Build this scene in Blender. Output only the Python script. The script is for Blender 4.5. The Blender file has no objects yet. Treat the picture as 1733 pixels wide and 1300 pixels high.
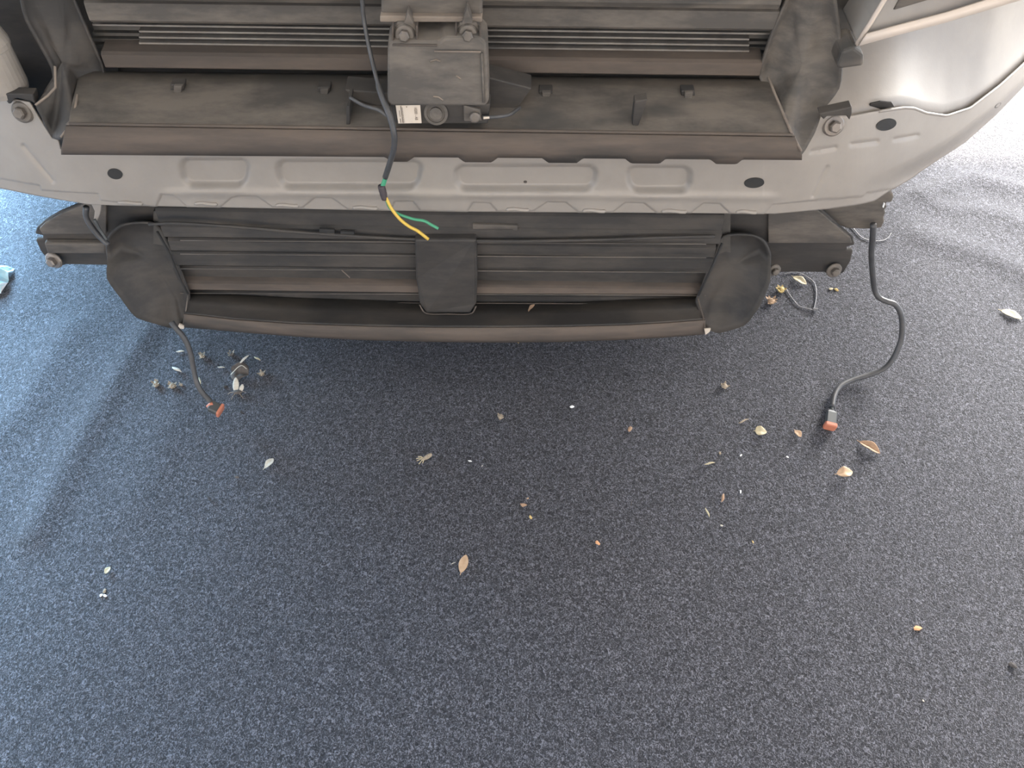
import bpy, bmesh, math, random
from mathutils import Vector, Matrix, noise

scene = bpy.context.scene
COL = scene.collection

# ------------------------------------------------------------------ camera
CAM_H, PITCH, ROLL, FPX = 1.55, math.radians(56.0), math.radians(0.75), 1300.0
_F = Vector((0, math.cos(PITCH), -math.sin(PITCH)))
_R0 = Vector((1, 0, 0))
_U0 = _R0.cross(_F)
_R = _R0 * math.cos(ROLL) + _U0 * math.sin(ROLL)
_U = _U0 * math.cos(ROLL) - _R0 * math.sin(ROLL)
CAM = Vector((0, 0, CAM_H))
cd = bpy.data.cameras.new('camera')
cam = bpy.data.objects.new('camera', cd)
COL.objects.link(cam)
cd.sensor_fit = 'HORIZONTAL'
cd.sensor_width = 36.0
cd.lens = FPX / 1733.0 * 36.0
cd.clip_start = 0.01
m3 = Matrix((_R, _U, -_F)).transposed()
cam.matrix_world = Matrix.Translation(CAM) @ m3.to_4x4()
scene.camera = cam

# ------------------------------------------------------------------ world, sun, exposure
w = bpy.data.worlds.new('sky')
scene.world = w
w.use_nodes = True
nt = w.node_tree
bg = nt.nodes['Background']
bg.inputs['Color'].default_value = (0.66, 0.80, 1.0, 1)
bg.inputs['Strength'].default_value = 4.6

sd = bpy.data.lights.new('sun', 'SUN')
sd.energy = 34.0
sd.angle = math.radians(1.5)
sd.color = (1.0, 0.90, 0.76)
sun = bpy.data.objects.new('sun', sd)
COL.objects.link(sun)
SUN_DIR = Vector((0.60, 0.62, 0.86)).normalized()      # towards the sun
sun.rotation_euler = SUN_DIR.to_track_quat('Z', 'Y').to_euler()

vs = scene.view_settings
vs.view_transform = 'Standard'
vs.look = 'None'
vs.gamma = 1.0
vs.use_curve_mapping = False
vs.exposure = -0.45

def daylight(name, loc, target, size, power, color):
    d = bpy.data.lights.new(name, 'AREA'); d.shape = 'RECTANGLE'; d.size, d.size_y = size
    d.energy = power; d.color = color
    o = bpy.data.objects.new(name, d); COL.objects.link(o); o.location = loc
    o.rotation_euler = (Vector(target) - Vector(loc)).to_track_quat('-Z', 'Y').to_euler()
daylight('daylight_left_opening', (-2.1, 2.3, 0.8), (-1.0, 1.4, 0.0), (1.0, 0.9), 540, (0.40, 0.71, 1.0))
daylight('daylight_right_opening', (2.15, 2.85, 0.85), (1.2, 1.4, 0.0), (1.0, 0.9), 450, (1.0, 0.965, 0.91))

# ------------------------------------------------------------------ point helpers
def ray(px, py):
    return (_F * FPX + _R * (px - 866.5) - _U * (py - 650.0)).normalized()
def on_z(px, py, z):
    d = ray(px, py); return CAM + d * ((z - CAM_H) / d.z)
def on_y(px, py, y):
    d = ray(px, py); return CAM + d * (y / d.y)
def lerp(a, b, t): return a + (b - a) * t
def interp(pts, x):
    if x <= pts[0][0]: return pts[0][1]
    for (x0, y0), (x1, y1) in zip(pts, pts[1:]):
        if x <= x1: return y0 + (y1 - y0) * (x - x0) / (x1 - x0)
    return pts[-1][1]
def smooth(e0, e1, x):
    t = max(0.0, min(1.0, (x - e0) / (e1 - e0))); return t * t * (3 - 2 * t)
def catmull(P, n):
    P = [Vector(p) for p in P]; out = []
    Q = [P[0] * 2 - P[1]] + P + [P[-1] * 2 - P[-2]]
    for i in range(1, len(Q) - 2):
        p0, p1, p2, p3 = Q[i - 1:i + 3]
        for k in range(n):
            t = k / n
            out.append(0.5 * ((2 * p1) + (p2 - p0) * t + (2 * p0 - 5 * p1 + 4 * p2 - p3) * t * t + (3 * p1 - p0 - 3 * p2 + p3) * t ** 3))
    out.append(P[-1]); return out

# ------------------------------------------------------------------ floor relief
def ground_pts(pts): return [on_z(x, y, 0).xy for x, y in pts]
RIDGES = [
    (ground_pts([(262, 545), (200, 640), (130, 760), (60, 900)]), 0.012, 0.040),
    (ground_pts([(120, 560), (60, 660), (-20, 760)]), 0.009, 0.050),
    (ground_pts([(330, 560), (300, 700), (230, 860)]), 0.004, 0.05),
    (ground_pts([(1733, 322), (1640, 300), (1560, 330)]), 0.012, 0.035),
    (ground_pts([(1760, 470), (1660, 430), (1560, 400)]), 0.010, 0.045),
    (ground_pts([(1760, 385), (1680, 360), (1590, 350)]), 0.006, 0.03),
    (ground_pts([(40, 330), (60, 420), (40, 520)]), 0.006, 0.05),
]
def seg_dist(p, a, b):
    ab = b - a; t = max(0, min(1, (p - a).dot(ab) / ab.length_squared))
    return (p - a - ab * t).length
def floor_h(x, y):
    p = Vector((x, y)); h = 0.0
    for pts, amp, wd in RIDGES:
        d = min(seg_dist(p, a, b) for a, b in zip(pts, pts[1:]))
        if d < wd * 3: h += amp * math.exp(-(d / wd) ** 2)
    h += 0.0025 * noise.noise(Vector((x * 3.1, y * 3.1, 0.3)))
    return h
def ground(px, py, dz=0.0):
    p = on_z(px, py, dz)
    for _ in range(3):
        p = on_z(px, py, floor_h(p.x, p.y) + dz)
    return p

# ------------------------------------------------------------------ materials
def mat(name, color, rough=0.6, metallic=0.0, spec=0.5, var=None, vscale=8.0, bump=0.0, bscale=200.0, stretch=(1, 1, 1), vmix=(0.35, 0.7), coat=0.0, trans=0.0, var2=None, v2scale=3.0):
    m = bpy.data.materials.new(name); m.use_nodes = True
    n = m.node_tree.nodes; l = m.node_tree.links
    b = n['Principled BSDF']
    b.inputs['Base Color'].default_value = (*color, 1)
    b.inputs['Roughness'].default_value = rough
    b.inputs['Metallic'].default_value = metallic
    b.inputs['Specular IOR Level'].default_value = spec
    b.inputs['Coat Weight'].default_value = coat
    b.inputs['Transmission Weight'].default_value = trans
    tc = n.new('ShaderNodeTexCoord'); mp = n.new('ShaderNodeMapping')
    mp.inputs['Scale'].default_value = stretch
    l.new(tc.outputs['Object'], mp.inputs['Vector'])
    src = None
    if var:
        no = n.new('ShaderNodeTexNoise'); no.inputs['Scale'].default_value = vscale; no.inputs['Detail'].default_value = 6; no.inputs['Roughness'].default_value = 0.65
        l.new(mp.outputs[0], no.inputs['Vector'])
        mr = n.new('ShaderNodeMapRange'); mr.inputs['From Min'].default_value = vmix[0]; mr.inputs['From Max'].default_value = vmix[1]
        l.new(no.outputs[0], mr.inputs[0])
        mx = n.new('ShaderNodeMix'); mx.data_type = 'RGBA'
        mx.inputs['A'].default_value = (*color, 1); mx.inputs['B'].default_value = (*var, 1)
        l.new(mr.outputs[0], mx.inputs['Factor']); src = mx.outputs['Result']
        if var2:
            no2 = n.new('ShaderNodeTexNoise'); no2.inputs['Scale'].default_value = v2scale; no2.inputs['Detail'].default_value = 4
            l.new(mp.outputs[0], no2.inputs['Vector'])
            mr2 = n.new('ShaderNodeMapRange'); mr2.inputs['From Min'].default_value = 0.56; mr2.inputs['From Max'].default_value = 0.66
            l.new(no2.outputs[0], mr2.inputs[0])
            mx2 = n.new('ShaderNodeMix'); mx2.data_type = 'RGBA'; mx2.inputs['B'].default_value = (*var2, 1)
            l.new(mr2.outputs[0], mx2.inputs['Factor']); l.new(src, mx2.inputs['A']); src = mx2.outputs['Result']
        l.new(src, b.inputs['Base Color'])
    if bump:
        nb = n.new('ShaderNodeTexNoise'); nb.inputs['Scale'].default_value = bscale; nb.inputs['Detail'].default_value = 3
        l.new(mp.outputs[0], nb.inputs['Vector'])
        bp = n.new('ShaderNodeBump'); bp.inputs['Strength'].default_value = bump; bp.inputs['Distance'].default_value = 0.002
        l.new(nb.outputs[0], bp.inputs['Height']); l.new(bp.outputs[0], b.inputs['Normal'])
    return m

def carpet_material():
    m = bpy.data.materials.new('carpet_pile'); m.use_nodes = True
    n = m.node_tree.nodes; l = m.node_tree.links
    b = n['Principled BSDF']; b.inputs['Roughness'].default_value = 0.95; b.inputs['Specular IOR Level'].default_value = 0.1
    b.inputs['Sheen Weight'].default_value = 0.25; b.inputs['Sheen Roughness'].default_value = 0.5
    tc = n.new('ShaderNodeTexCoord')
    mp = n.new('ShaderNodeMapping'); mp.inputs['Scale'].default_value = (1.0, 0.9, 1.0)
    l.new(tc.outputs['Object'], mp.inputs['Vector'])
    # twisted yarn ends: small curly tufts over finer fibre
    t1 = n.new('ShaderNodeTexNoise'); t1.inputs['Scale'].default_value = 185; t1.inputs['Detail'].default_value = 2.0
    t1.inputs['Roughness'].default_value = 0.6; t1.inputs['Distortion'].default_value = 1.6
    l.new(mp.outputs[0], t1.inputs['Vector'])
    fi = n.new('ShaderNodeTexNoise'); fi.inputs['Scale'].default_value = 480; fi.inputs['Detail'].default_value = 2; fi.inputs['Distortion'].default_value = 1.0
    l.new(mp.outputs[0], fi.inputs['Vector'])
    h2 = n.new('ShaderNodeMath'); h2.operation = 'MULTIPLY_ADD'; h2.inputs[1].default_value = 0.45
    l.new(fi.outputs[0], h2.inputs[0]); l.new(t1.outputs[0], h2.inputs[2])
    big = n.new('ShaderNodeTexNoise'); big.inputs['Scale'].default_value = 30; big.inputs['Detail'].default_value = 3
    l.new(mp.outputs[0], big.inputs['Vector'])
    h3 = n.new('ShaderNodeMath'); h3.operation = 'MULTIPLY_ADD'; h3.inputs[1].default_value = 0.5
    l.new(big.outputs[0], h3.inputs[0]); l.new(h2.outputs[0], h3.inputs[2])
    bp = n.new('ShaderNodeBump'); bp.inputs['Strength'].default_value = 0.8; bp.inputs['Distance'].default_value = 0.0055
    l.new(h3.outputs[0], bp.inputs['Height']); l.new(bp.outputs[0], b.inputs['Normal'])
    # yarn colour follows the tuft noise: dark where low, slate, pale grey where high
    cr = n.new('ShaderNodeValToRGB')
    cr.color_ramp.elements[0].position = 0.0; cr.color_ramp.elements[0].color = (0.012, 0.0126, 0.0165, 1)
    cr.color_ramp.elements[1].position = 1.0; cr.color_ramp.elements[1].color = (0.170, 0.173, 0.208, 1)
    e = cr.color_ramp.elements.new(0.5); e.color = (0.0385, 0.0393, 0.0485, 1)
    mr = n.new('ShaderNodeMapRange'); mr.inputs['From Min'].default_value = 0.55; mr.inputs['From Max'].default_value = 0.92
    l.new(h2.outputs[0], mr.inputs[0]); l.new(mr.outputs[0], cr.inputs[0])
    l.new(cr.outputs[0], b.inputs['Base Color'])
    return m

M = dict(
    carpet=carpet_material(),
    paving=mat('pale_paving', (0.62, 0.60, 0.55), 0.9, var=(0.5, 0.48, 0.44), vscale=4),
    shed=mat('shelter_sheet', (0.74, 0.66, 0.58), 0.8, var=(0.66, 0.59, 0.52), vscale=3),
    bouncewall=mat('bounce_wall_render', (0.42, 0.37, 0.31), 0.9, var=(0.37, 0.32, 0.27), vscale=2),  # for the unseen wall added to bounce sunlight
    silver=mat('silver_paint', (0.31, 0.282, 0.257), 0.5, 0.2, var=(0.27, 0.245, 0.224), vscale=9, bump=0.05, bscale=300),
    plastic=mat('dusty_black_plastic', (0.066, 0.059, 0.054), 0.7, var=(0.130, 0.112, 0.097), vscale=11, vmix=(0.42, 0.60), bump=0.06, stretch=(0.45, 1, 1.6), var2=(0.048, 0.045, 0.043), v2scale=7),
    plastic_dark=mat('dark_plastic', (0.030, 0.028, 0.0275), 0.65, var=(0.055, 0.048, 0.043), vscale=12, vmix=(0.42, 0.62), stretch=(0.5, 1, 1.5)),
    dust=mat('brown_dusty_plastic', (0.105, 0.082, 0.068), 0.8, var=(0.066, 0.054, 0.047), vscale=9, vmix=(0.42, 0.62), stretch=(0.35, 1, 2.0), var2=(0.045, 0.04, 0.037), v2scale=6),
    dustline=mat('dust_ledge', (0.23, 0.19, 0.155), 0.85, var=(0.14, 0.115, 0.1), vscale=14, stretch=(0.5, 1, 1)),
    fin=mat('radiator_fin', (0.30, 0.28, 0.26), 0.5, 0.5, var=(0.2, 0.18, 0.17), vscale=20),
    core=mat('radiator_core', (0.055, 0.052, 0.05), 0.75, var=(0.085, 0.076, 0.068), vscale=30),
    void=mat('hollow_shade', (0.022, 0.022, 0.023), 0.8),  # near-black that paints the shade inside holes and gaps
    steel=mat('zinc_bolt', (0.26, 0.23, 0.21), 0.4, 0.5, var=(0.17, 0.15, 0.135), vscale=40),
    bolt_dark=mat('dusty_bolt', (0.16, 0.14, 0.125), 0.55, 0.3, var=(0.10, 0.09, 0.08), vscale=60),
    rubber=mat('black_sheath', (0.045, 0.046, 0.05), 0.42, var=(0.075, 0.075, 0.08), vscale=30),
    tape=mat('black_tape', (0.055, 0.045, 0.052), 0.6, bump=0.3, bscale=150),
    green=mat('green_wire', (0.06, 0.30, 0.17), 0.4),
    yellow=mat('yellow_wire', (0.62, 0.42, 0.07), 0.4),
    orange=mat('orange_seal', (0.46, 0.165, 0.10), 0.5),
    connector=mat('grey_connector', (0.06, 0.065, 0.068), 0.5),
    paper=mat('cream_label', (0.66, 0.58, 0.50), 0.7, var=(0.58, 0.50, 0.42), vscale=20),
    ink=mat('label_ink', (0.10, 0.07, 0.055), 0.7),
    lens=mat('milky_lens', (0.36, 0.325, 0.29), 0.35, var=(0.27, 0.245, 0.22), vscale=14),
    headlight=mat('headlight_grey', (0.34, 0.32, 0.30), 0.3, var=(0.27, 0.25, 0.24), vscale=6),
    litedge=mat('headlight_lit_edge', (0.60, 0.52, 0.46), 0.3),  # pale warm tone paints the light on the headlight frame edges
    glass=mat('tinted_glass', (0.03, 0.035, 0.04), 0.08),
    tyre=mat('tyre_rubber', (0.03, 0.03, 0.03), 0.85, bump=0.3, bscale=60),
    tan=mat('tan_leaf', (0.47, 0.33, 0.22), 0.7, var=(0.37, 0.245, 0.15), vscale=120),
    brown=mat('brown_leaf', (0.30, 0.19, 0.12), 0.75, var=(0.40, 0.27, 0.18), vscale=150),
    cream=mat('cream_leaf', (0.50, 0.44, 0.30), 0.7, var=(0.40, 0.34, 0.22), vscale=120),
    pale=mat('pale_petal', (0.56, 0.53, 0.47), 0.7, var=(0.42, 0.39, 0.33), vscale=200),
    greyleaf=mat('grey_brown_leaf', (0.115, 0.098, 0.088), 0.8, var=(0.07, 0.06, 0.056), vscale=150),
    bud=mat('dry_bud', (0.20, 0.155, 0.11), 0.8, var=(0.42, 0.36, 0.28), vscale=260),
    yellowbud=mat('yellow_flower', (0.62, 0.50, 0.20), 0.8, var=(0.40, 0.26, 0.12), vscale=260),
    darkbit=mat('dark_crumb', (0.05, 0.045, 0.045), 0.8),
    white=mat('white_scrap', (0.88, 0.88, 0.88), 0.6),
    orangebit=mat('orange_crumb', (0.62, 0.33, 0.17), 0.8),
    blue=mat('pale_blue_film', (0.42, 0.78, 0.88), 0.35, var=(0.85, 0.92, 0.92), vscale=25),
    tie=mat('grey_tie', (0.16, 0.16, 0.17), 0.35),
)

# ------------------------------------------------------------------ object helpers
CAR0 = Vector((-0.16, 1.35, 0.0))
def link(name, verts, faces, material, parent=None, origin=None, smooth_=False, solid=0.0, bevel=0.0, mats=None, midx=None, off=1.0):
    if origin is None: origin = CAR0 if parent is not None else Vector((0, 0, 0))
    me = bpy.data.meshes.new(name)
    me.from_pydata([tuple(Vector(v) - origin) for v in verts], [], faces)
    me.materials.append(material)
    for x in (mats or []): me.materials.append(x)
    if midx:
        for p, i in zip(me.polygons, midx): p.material_index = i
    bm = bmesh.new(); bm.from_mesh(me)
    bmesh.ops.remove_doubles(bm, verts=bm.verts, dist=1e-6)
    bmesh.ops.recalc_face_normals(bm, faces=bm.faces)
    bm.to_mesh(me); bm.free()
    if smooth_:
        for p in me.polygons: p.use_smooth = True
    o = bpy.data.objects.new(name, me); COL.objects.link(o)
    if parent is not None: o.parent = parent
    else: o.location = origin
    if solid:
        s = o.modifiers.new('thickness', 'SOLIDIFY'); s.thickness = solid; s.offset = off
    if bevel:
        bv = o.modifiers.new('edge', 'BEVEL'); bv.width = bevel; bv.segments = 2; bv.limit_method = 'ANGLE'
    return o
def grid_faces(nu, nv, closed_u=False, base=0):
    f = []
    for j in range(nv - 1):
        for i in range(nu if closed_u else nu - 1):
            a = base + j * nu + i; b = base + j * nu + (i + 1) % nu
            f.append((a, b, b + nu, a + nu))
    return f
def loft(name, curves, material, parent, solid=0.004, smooth_=True, **k):
    n = len(curves[0]); v = [p for c in curves for p in c]
    return link(name, v, grid_faces(n, len(curves)), material, parent, smooth_=smooth_, solid=solid, **k)
def tube_geo(P, r, seg=10, cap=True):
    P = [Vector(p) for p in P]; v, f = [], []
    n = len(P); prev = None
    for i, p in enumerate(P):
        t = (P[min(i + 1, n - 1)] - P[max(i - 1, 0)]).normalized()
        if prev is None:
            a = t.cross(Vector((0.3, 0.2, 1))).normalized()
        else:
            a = (prev - t * prev.dot(t)).normalized()
        prev = a; b = t.cross(a)
        rr = r[i] if isinstance(r, (list, tuple)) else r
        for k in range(seg):
            an = 2 * math.pi * k / seg
            v.append(p + (a * math.cos(an) + b * math.sin(an)) * rr)
    f = grid_faces(seg, n, True)
    if cap:
        f.append(tuple(range(seg))[::-1]); f.append(tuple((n - 1) * seg + k for k in range(seg)))
    return v, f
def tube(name, P, r, material, parent=None, seg=10, origin=None):
    v, f = tube_geo(P, r, seg); return link(name, v, f, material, parent, origin, True)
def prism(name, outline, vec, material, parent, bevel=0.0, origin=None, smooth_=False):
    n = len(outline); vec = Vector(vec)
    v = [Vector(p) for p in outline] + [Vector(p) + vec for p in outline]
    f = [tuple(range(n)), tuple(range(n, 2 * n))[::-1]] + [(i, (i + 1) % n, n + (i + 1) % n, n + i) for i in range(n)]
    return link(name, v, f, material, parent, origin, smooth_, bevel=bevel)
def pxplate(name, pts, Y, depth, material, parent, bevel=0.002):
    """a flat plate: outline measured on the plane y = Y, depth away from the viewer"""
    o = [on_y(x, y, Y) for x, y in pts]
    return prism(name, o, (0, depth, 0), material, parent, bevel)
def bar(name, x0, x1, profile, material, parent, bevel=0.0, smooth_=False):
    """profile (y, z) extruded along x"""
    return prism(name, [(x0, y, z) for y, z in profile], (x1 - x0, 0, 0), material, parent, bevel, smooth_=smooth_)
def lathe(name, c, axis, prof, material, parent, seg=20):
    axis = Vector(axis).normalized(); a = axis.cross(Vector((0.2, 0.1, 1))).normalized(); b = axis.cross(a)
    v = []
    for (r, h) in prof:
        for k in range(seg):
            an = 2 * math.pi * k / seg
            v.append(Vector(c) + axis * h + (a * math.cos(an) + b * math.sin(an)) * r)
    f = grid_faces(seg, len(prof), True)
    f.append(tuple(range(seg))[::-1]); f.append(tuple((len(prof) - 1) * seg + k for k in range(seg)))
    return link(name, v, f, material, parent, smooth_=False, bevel=0.0)
def bolt(name, c, axis, r, material, parent):
    """flanged hexagon bolt head"""
    o = lathe(name, c, axis, [(r, 0), (r, 0.15 * r), (0.86 * r, 0.28 * r), (0.62 * r, 0.32 * r)], material, parent, 24)
    h = lathe('hex_head', Vector(c) + Vector(axis).normalized() * 0.3 * r, axis, [(0.56 * r, 0), (0.56 * r, 0.5 * r), (0.42 * r, 0.62 * r)], material, parent, 6)
    return o
def thing(name, label, cat, loc, group=None):
    o = bpy.data.objects.new(name, None); COL.objects.link(o); o.location = loc
    o['label'] = label; o['category'] = cat
    if group: o['group'] = group
    return o
def tag(o, label, cat, group=None, kind=None):
    o['label'] = label; o['category'] = cat
    if group: o['group'] = group
    if kind: o['kind'] = kind
    return o

# ================================================================== SETTING
def make_floor():
    xs = []; x = -4.0
    while x < 4.0:
        xs.append(x); x += 0.016 if -1.8 < x < 1.8 else 0.2
    ys = []; y = -2.0
    while y < 5.0:
        ys.append(y); y += 0.016 if 0.0 < y < 2.4 else 0.2
    v = [(x, y, floor_h(x, y) if (-1.9 < x < 1.9 and -0.2 < y < 2.6) else 0.0025 * noise.noise(Vector((x * 3.1, y * 3.1, 0.3)))) for y in ys for x in xs]
    o = link('floor', v, grid_faces(len(xs), len(ys)), M['carpet'], smooth_=True)
    o['kind'] = 'structure'; o['label'] = 'slate blue grey short pile carpet spread over the ground'
make_floor()
o = prism('floor_paving', [(-12, -7, -0.08), (12, -7, -0.08), (12, 16, -0.08), (-12, 16, -0.08)], (0, 0, 0.07), M['paving'], None)
o['kind'] = 'structure'
# the open shelter the car stands in: roof overhead
ROOF_Y, ROOF_Z = 3.85, 2.7
o = prism('ceiling', [(-7.0, -3.0, ROOF_Z), (6.0, -3.0, ROOF_Z), (6.0, ROOF_Y, ROOF_Z), (-7.0, ROOF_Y, ROOF_Z)], (0, 0, 0.08), M['shed'], None)
o['kind'] = 'structure'
# unseen wall added behind the camera to bounce warm sunlight onto the car front
o = prism('wall_bounce', [(-9.0, -6.6, -0.05), (8.0, -6.6, -0.05), (8.0, -6.6, 3.0), (-9.0, -6.6, 3.0)], (0, -0.2, 0), M['bouncewall'], None)
o['kind'] = 'structure'

# ================================================================== CAR
car = thing('car', 'silver car with its front bumper taken off, dusty radiator ducts bared, on the carpet', 'car', CAR0)

# ---- silver front panel (stamped crossmember sweeping into the wings)
BOT = [(-300, 205), (-160, 265), (0, 318), (60, 330), (100, 337), (150, 345), (200, 347), (740, 357), (1310, 361), (1400, 353), (1480, 342), (1512, 326), (1545, 310), (1600, 272), (1640, 246), (1690, 200), (1733, 152), (1800, 70), (1880, -40)]
TOP = [(-300, 60), (-160, 130), (0, 164), (28, 166), (52, 171), (70, 200), (90, 232), (101, 235), (105, 254), (740, 254), (1352, 266), (1354, 262), (1376, 226), (1388, 195), (1440, 195), (1486, 186), (1528, 180), (1545, 181), (1565, 189), (1600, 194), (1640, 181), (1690, 143), (1733, 104), (1800, 25), (1880, -90)]
ZZ = [(265, 347), (274, 326), (296, 327), (318, 348), (372, 349), (392, 332), (404, 328), (436, 329), (462, 348), (512, 349), (534, 331), (562, 332), (590, 352), (660, 354), (668, 338), (700, 338), (712, 354), (790, 356), (800, 340), (830, 341), (842, 355), (902, 355), (926, 339), (958, 340), (980, 357), (1036, 357), (1058, 340), (1090, 341), (1112, 358), (1168, 358), (1190, 341), (1218, 342), (1236, 359), (1290, 360)]
RECESS = [((303, 424), (267, 314), 10, 10), ((466, 717), (270, 317), 10, 14), ((768, 1012), (278, 320), 6, 10), ((1058, 1171), (280, 323), 8, 6)]
CREASE = [(1480, 292), (1540, 268), (1620, 222), (1690, 168), (1733, 128), (1800, 48)]
def rr_sdf(x, y, box, r=17):
    (x0, x1), (y0, y1), bl, br = box
    t = (y - y0) / (y1 - y0); x0 = x0 + bl * t; x1 = x1 - br * t * 0.6
    cx, cy = (x0 + x1) / 2, (y0 + y1) / 2
    qx = abs(x - cx) - (x1 - x0) / 2 + r; qy = abs(y - cy) - (y1 - y0) / 2 + r
    return math.hypot(max(qx, 0), max(qy, 0)) + min(max(qx, qy), 0) - r
def panel_disp(x, y):
    d = 0.0
    for bx in RECESS:
        s = rr_sdf(x, y, bx); d -= 0.011 * smooth(5, -7, s)
        if s > -7: d += 0.0022 * math.exp(-((y - bx[1][1] - 8) / 5.0) ** 2) * smooth(18, -2, s)
    # long swage under the recesses
    d += 0.003 * smooth(260, 300, x) * smooth(1330, 1290, x) * math.exp(-((y - 324 - (x - 300) * 0.007) / 7.0) ** 2)
    if 262 < x < 1292:
        z = interp(ZZ, x); d += 0.0035 * smooth(z + 1.0, z - 1.0, y)
    elif x <= 262:
        zl = interp([(0, 300), (70, 312), (72, 320), (168, 326), (172, 337), (262, 347)], x)
        d += 0.0035 * smooth(zl + 1.0, zl - 1.0, y)
    else:
        zl = interp([(1292, 360), (1306, 344), (1400, 335), (1460, 331), (1464, 326), (1500, 324)], x)
        d += 0.003 * smooth(zl + 1.0, zl - 1.0, y)
    # side ribs
    for (xa, ya, xb, yb) in [(42, 245, 92, 305), (1398, 282, 1375, 330), (1440, 243, 1482, 238), (1372, 255, 1412, 248), (1512, 235, 1550, 228)]:
        sd_ = seg_dist(Vector((x, y)), Vector((xa, ya)), Vector((xb, yb)))
        if sd_ < 10: d -= 0.003 * math.exp(-(sd_ / 3.5) ** 2)
    if x > 1440:
        c = interp(CREASE, x); d -= 0.022 * smooth(1440, 1560, x) * smooth(c - 3, c + 40, y)
    return d
_YB = {}
def yb_s(x):
    x = round(x, 1)
    if x not in _YB:
        q = [x + 8 * k for k in range(-6, 7)]
        _YB[x] = sum(on_z(v, interp(BOT, v), 0.50).y for v in q) / len(q)
    return _YB[x]
def make_panel():
    xs = [-300 + 6 * i for i in range(50)] + [2.0 * i for i in range(0, 795)] + [1590 + 5 * i for i in range(43)]
    NV = 64
    verts = []
    nrm = Vector((0, -0.96, 0.27))
    for j in range(NV):
        t = j / (NV - 1)
        for x in xs:
            yb, yt = interp(BOT, x), interp(TOP, x)
            y = lerp(yb, yt, t)
            Yb = yb_s(x)
            Y = Yb + 0.016 * (yb - y) / 95.0
            p = on_y(x, y, Y) + nrm * panel_disp(x, y)
            verts.append(p)
    return link('front_panel', verts, grid_faces(len(xs), NV), M['silver'], car, smooth_=True, solid=0.004, off=0.0)
panel = make_panel()
def panel_pt(x, y, d=0.0):
    yb = interp(BOT, x); Y = yb_s(x) + 0.016 * (yb - y) / 95.0
    return on_y(x, y, Y) + Vector((0, -0.96, 0.27)) * (panel_disp(x, y) + d)
def ellipse_on_panel(name, cx, cy, rx, ry, rot, material, d, lip=0.0):
    n = 28; out = []
    for k in range(n):
        a = 2 * math.pi * k / n; ex, ey = rx * math.cos(a), ry * math.sin(a)
        out.append(panel_pt(cx + ex * math.cos(rot) - ey * math.sin(rot), cy + ex * math.sin(rot) + ey * math.cos(rot), d))
    return prism(name, out, (0, 0.006, 0), material, panel)
ellipse_on_panel('hole_shade_disc', 197, 292, 13, 8.5, 0.25, M['void'], 0.0035)  # raised dark discs paint the shade of the drain holes
ellipse_on_panel('hole_shade_disc', 1275, 307, 17, 8.5, -0.08, M['void'], 0.0035)
ellipse_on_panel('hole_shade_disc', 1498, 209, 17.5, 9.5, -0.25, M['void'], 0.0035)
ellipse_on_panel('hole_shade_disc', 1688, 178, 7, 4, -0.6, M['plastic'], 0.003)
ellipse_on_panel('hole_shade_disc', 889, 310, 3, 2, 0, M['dust'], 0.003)
for cx, cy, rx in [(222, 341, 22), (350, 342, 20), (487, 345, 20), (619, 349, 22), (876, 352, 20), (1005, 354, 20), (1140, 355, 22), (1262, 356, 18)]:
    P = [panel_pt(cx - rx, cy + 1, 0.002), panel_pt(cx - rx * 0.4, cy - 1, 0.002), panel_pt(cx + rx * 0.5, cy + 1, 0.002), panel_pt(cx + rx, cy + 1, 0.002)]
    tube('sealant_bead', catmull(P, 4), [0.001] + [0.0042] * 11 + [0.001], M['silver'], panel, 8)
bolt('panel_bolt', panel_pt(42, 187, 0.003), (0, -0.9, 0.4), 0.019, M['bolt_dark'], panel)
bolt('panel_bolt', panel_pt(1408, 210, 0.003), (0, -0.9, 0.4), 0.019, M['steel'], panel)

# ---- upper air guide: lip, tray, clips
def sl(x): return (x - 730) * 0.0080
def frange(a, b, n): return [a + (b - a) * i / (n - 1) for i in range(n)]
TABS = [(662, 690, 8), (786, 832, 8), (928, 976, 8), (1068, 1116, 8), (1212, 1246, 8)]
def tab(x):
    for a, b, h in TABS:
        if a - 10 < x < b + 10: return h * min(1.0, max(0.0, min((x - a + 10) / 10, (b + 10 - x) / 10)))
    return 0.0
N = 320
lipb = [on_y(x, 264 + sl(x) * 0.9 + tab(x), 1.092) for x in frange(104, 1357, N)]
lipm = [on_y(x, 256 + sl(x), 1.088) for x in frange(104, 1357, N)]
lipt = [on_y(x, 222 + sl(x) * 1.9, 1.094) for x in frange(112, 1345, N)]
lipt2 = [on_y(x, 216 + sl(x) * 1.9, 1.104) for x in frange(118, 1341, N)]
upper = loft('upper_air_guide', [lipb, lipm, lipt], M['dust'], car, 0.003)
trayA = [on_y(x, 222 + sl(x) * 1.9, 1.0945) for x in frange(112, 1345, N)]
trayB = [on_y(x, 200 + sl(x) * 1.6, 1.125) for x in frange(120, 1336, N)]
trayC = [on_y(x, 150 + sl(x) * 1.3, 1.20) for x in frange(131, 1310, N)]
trayD = [on_y(x, 129 + sl(x) * 1.3, 1.24) for x in frange(134, 1304, N)]
tray = loft('duct_tray', [trayA, lipt2, trayB, trayC, trayD], M['plastic'], upper, 0.003)
tube('lip_ridge', [on_y(x, 219 + sl(x) * 1.9, 1.096) for x in frange(118, 1341, 40)], 0.0028, M['dust'], upper, 6)
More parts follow.
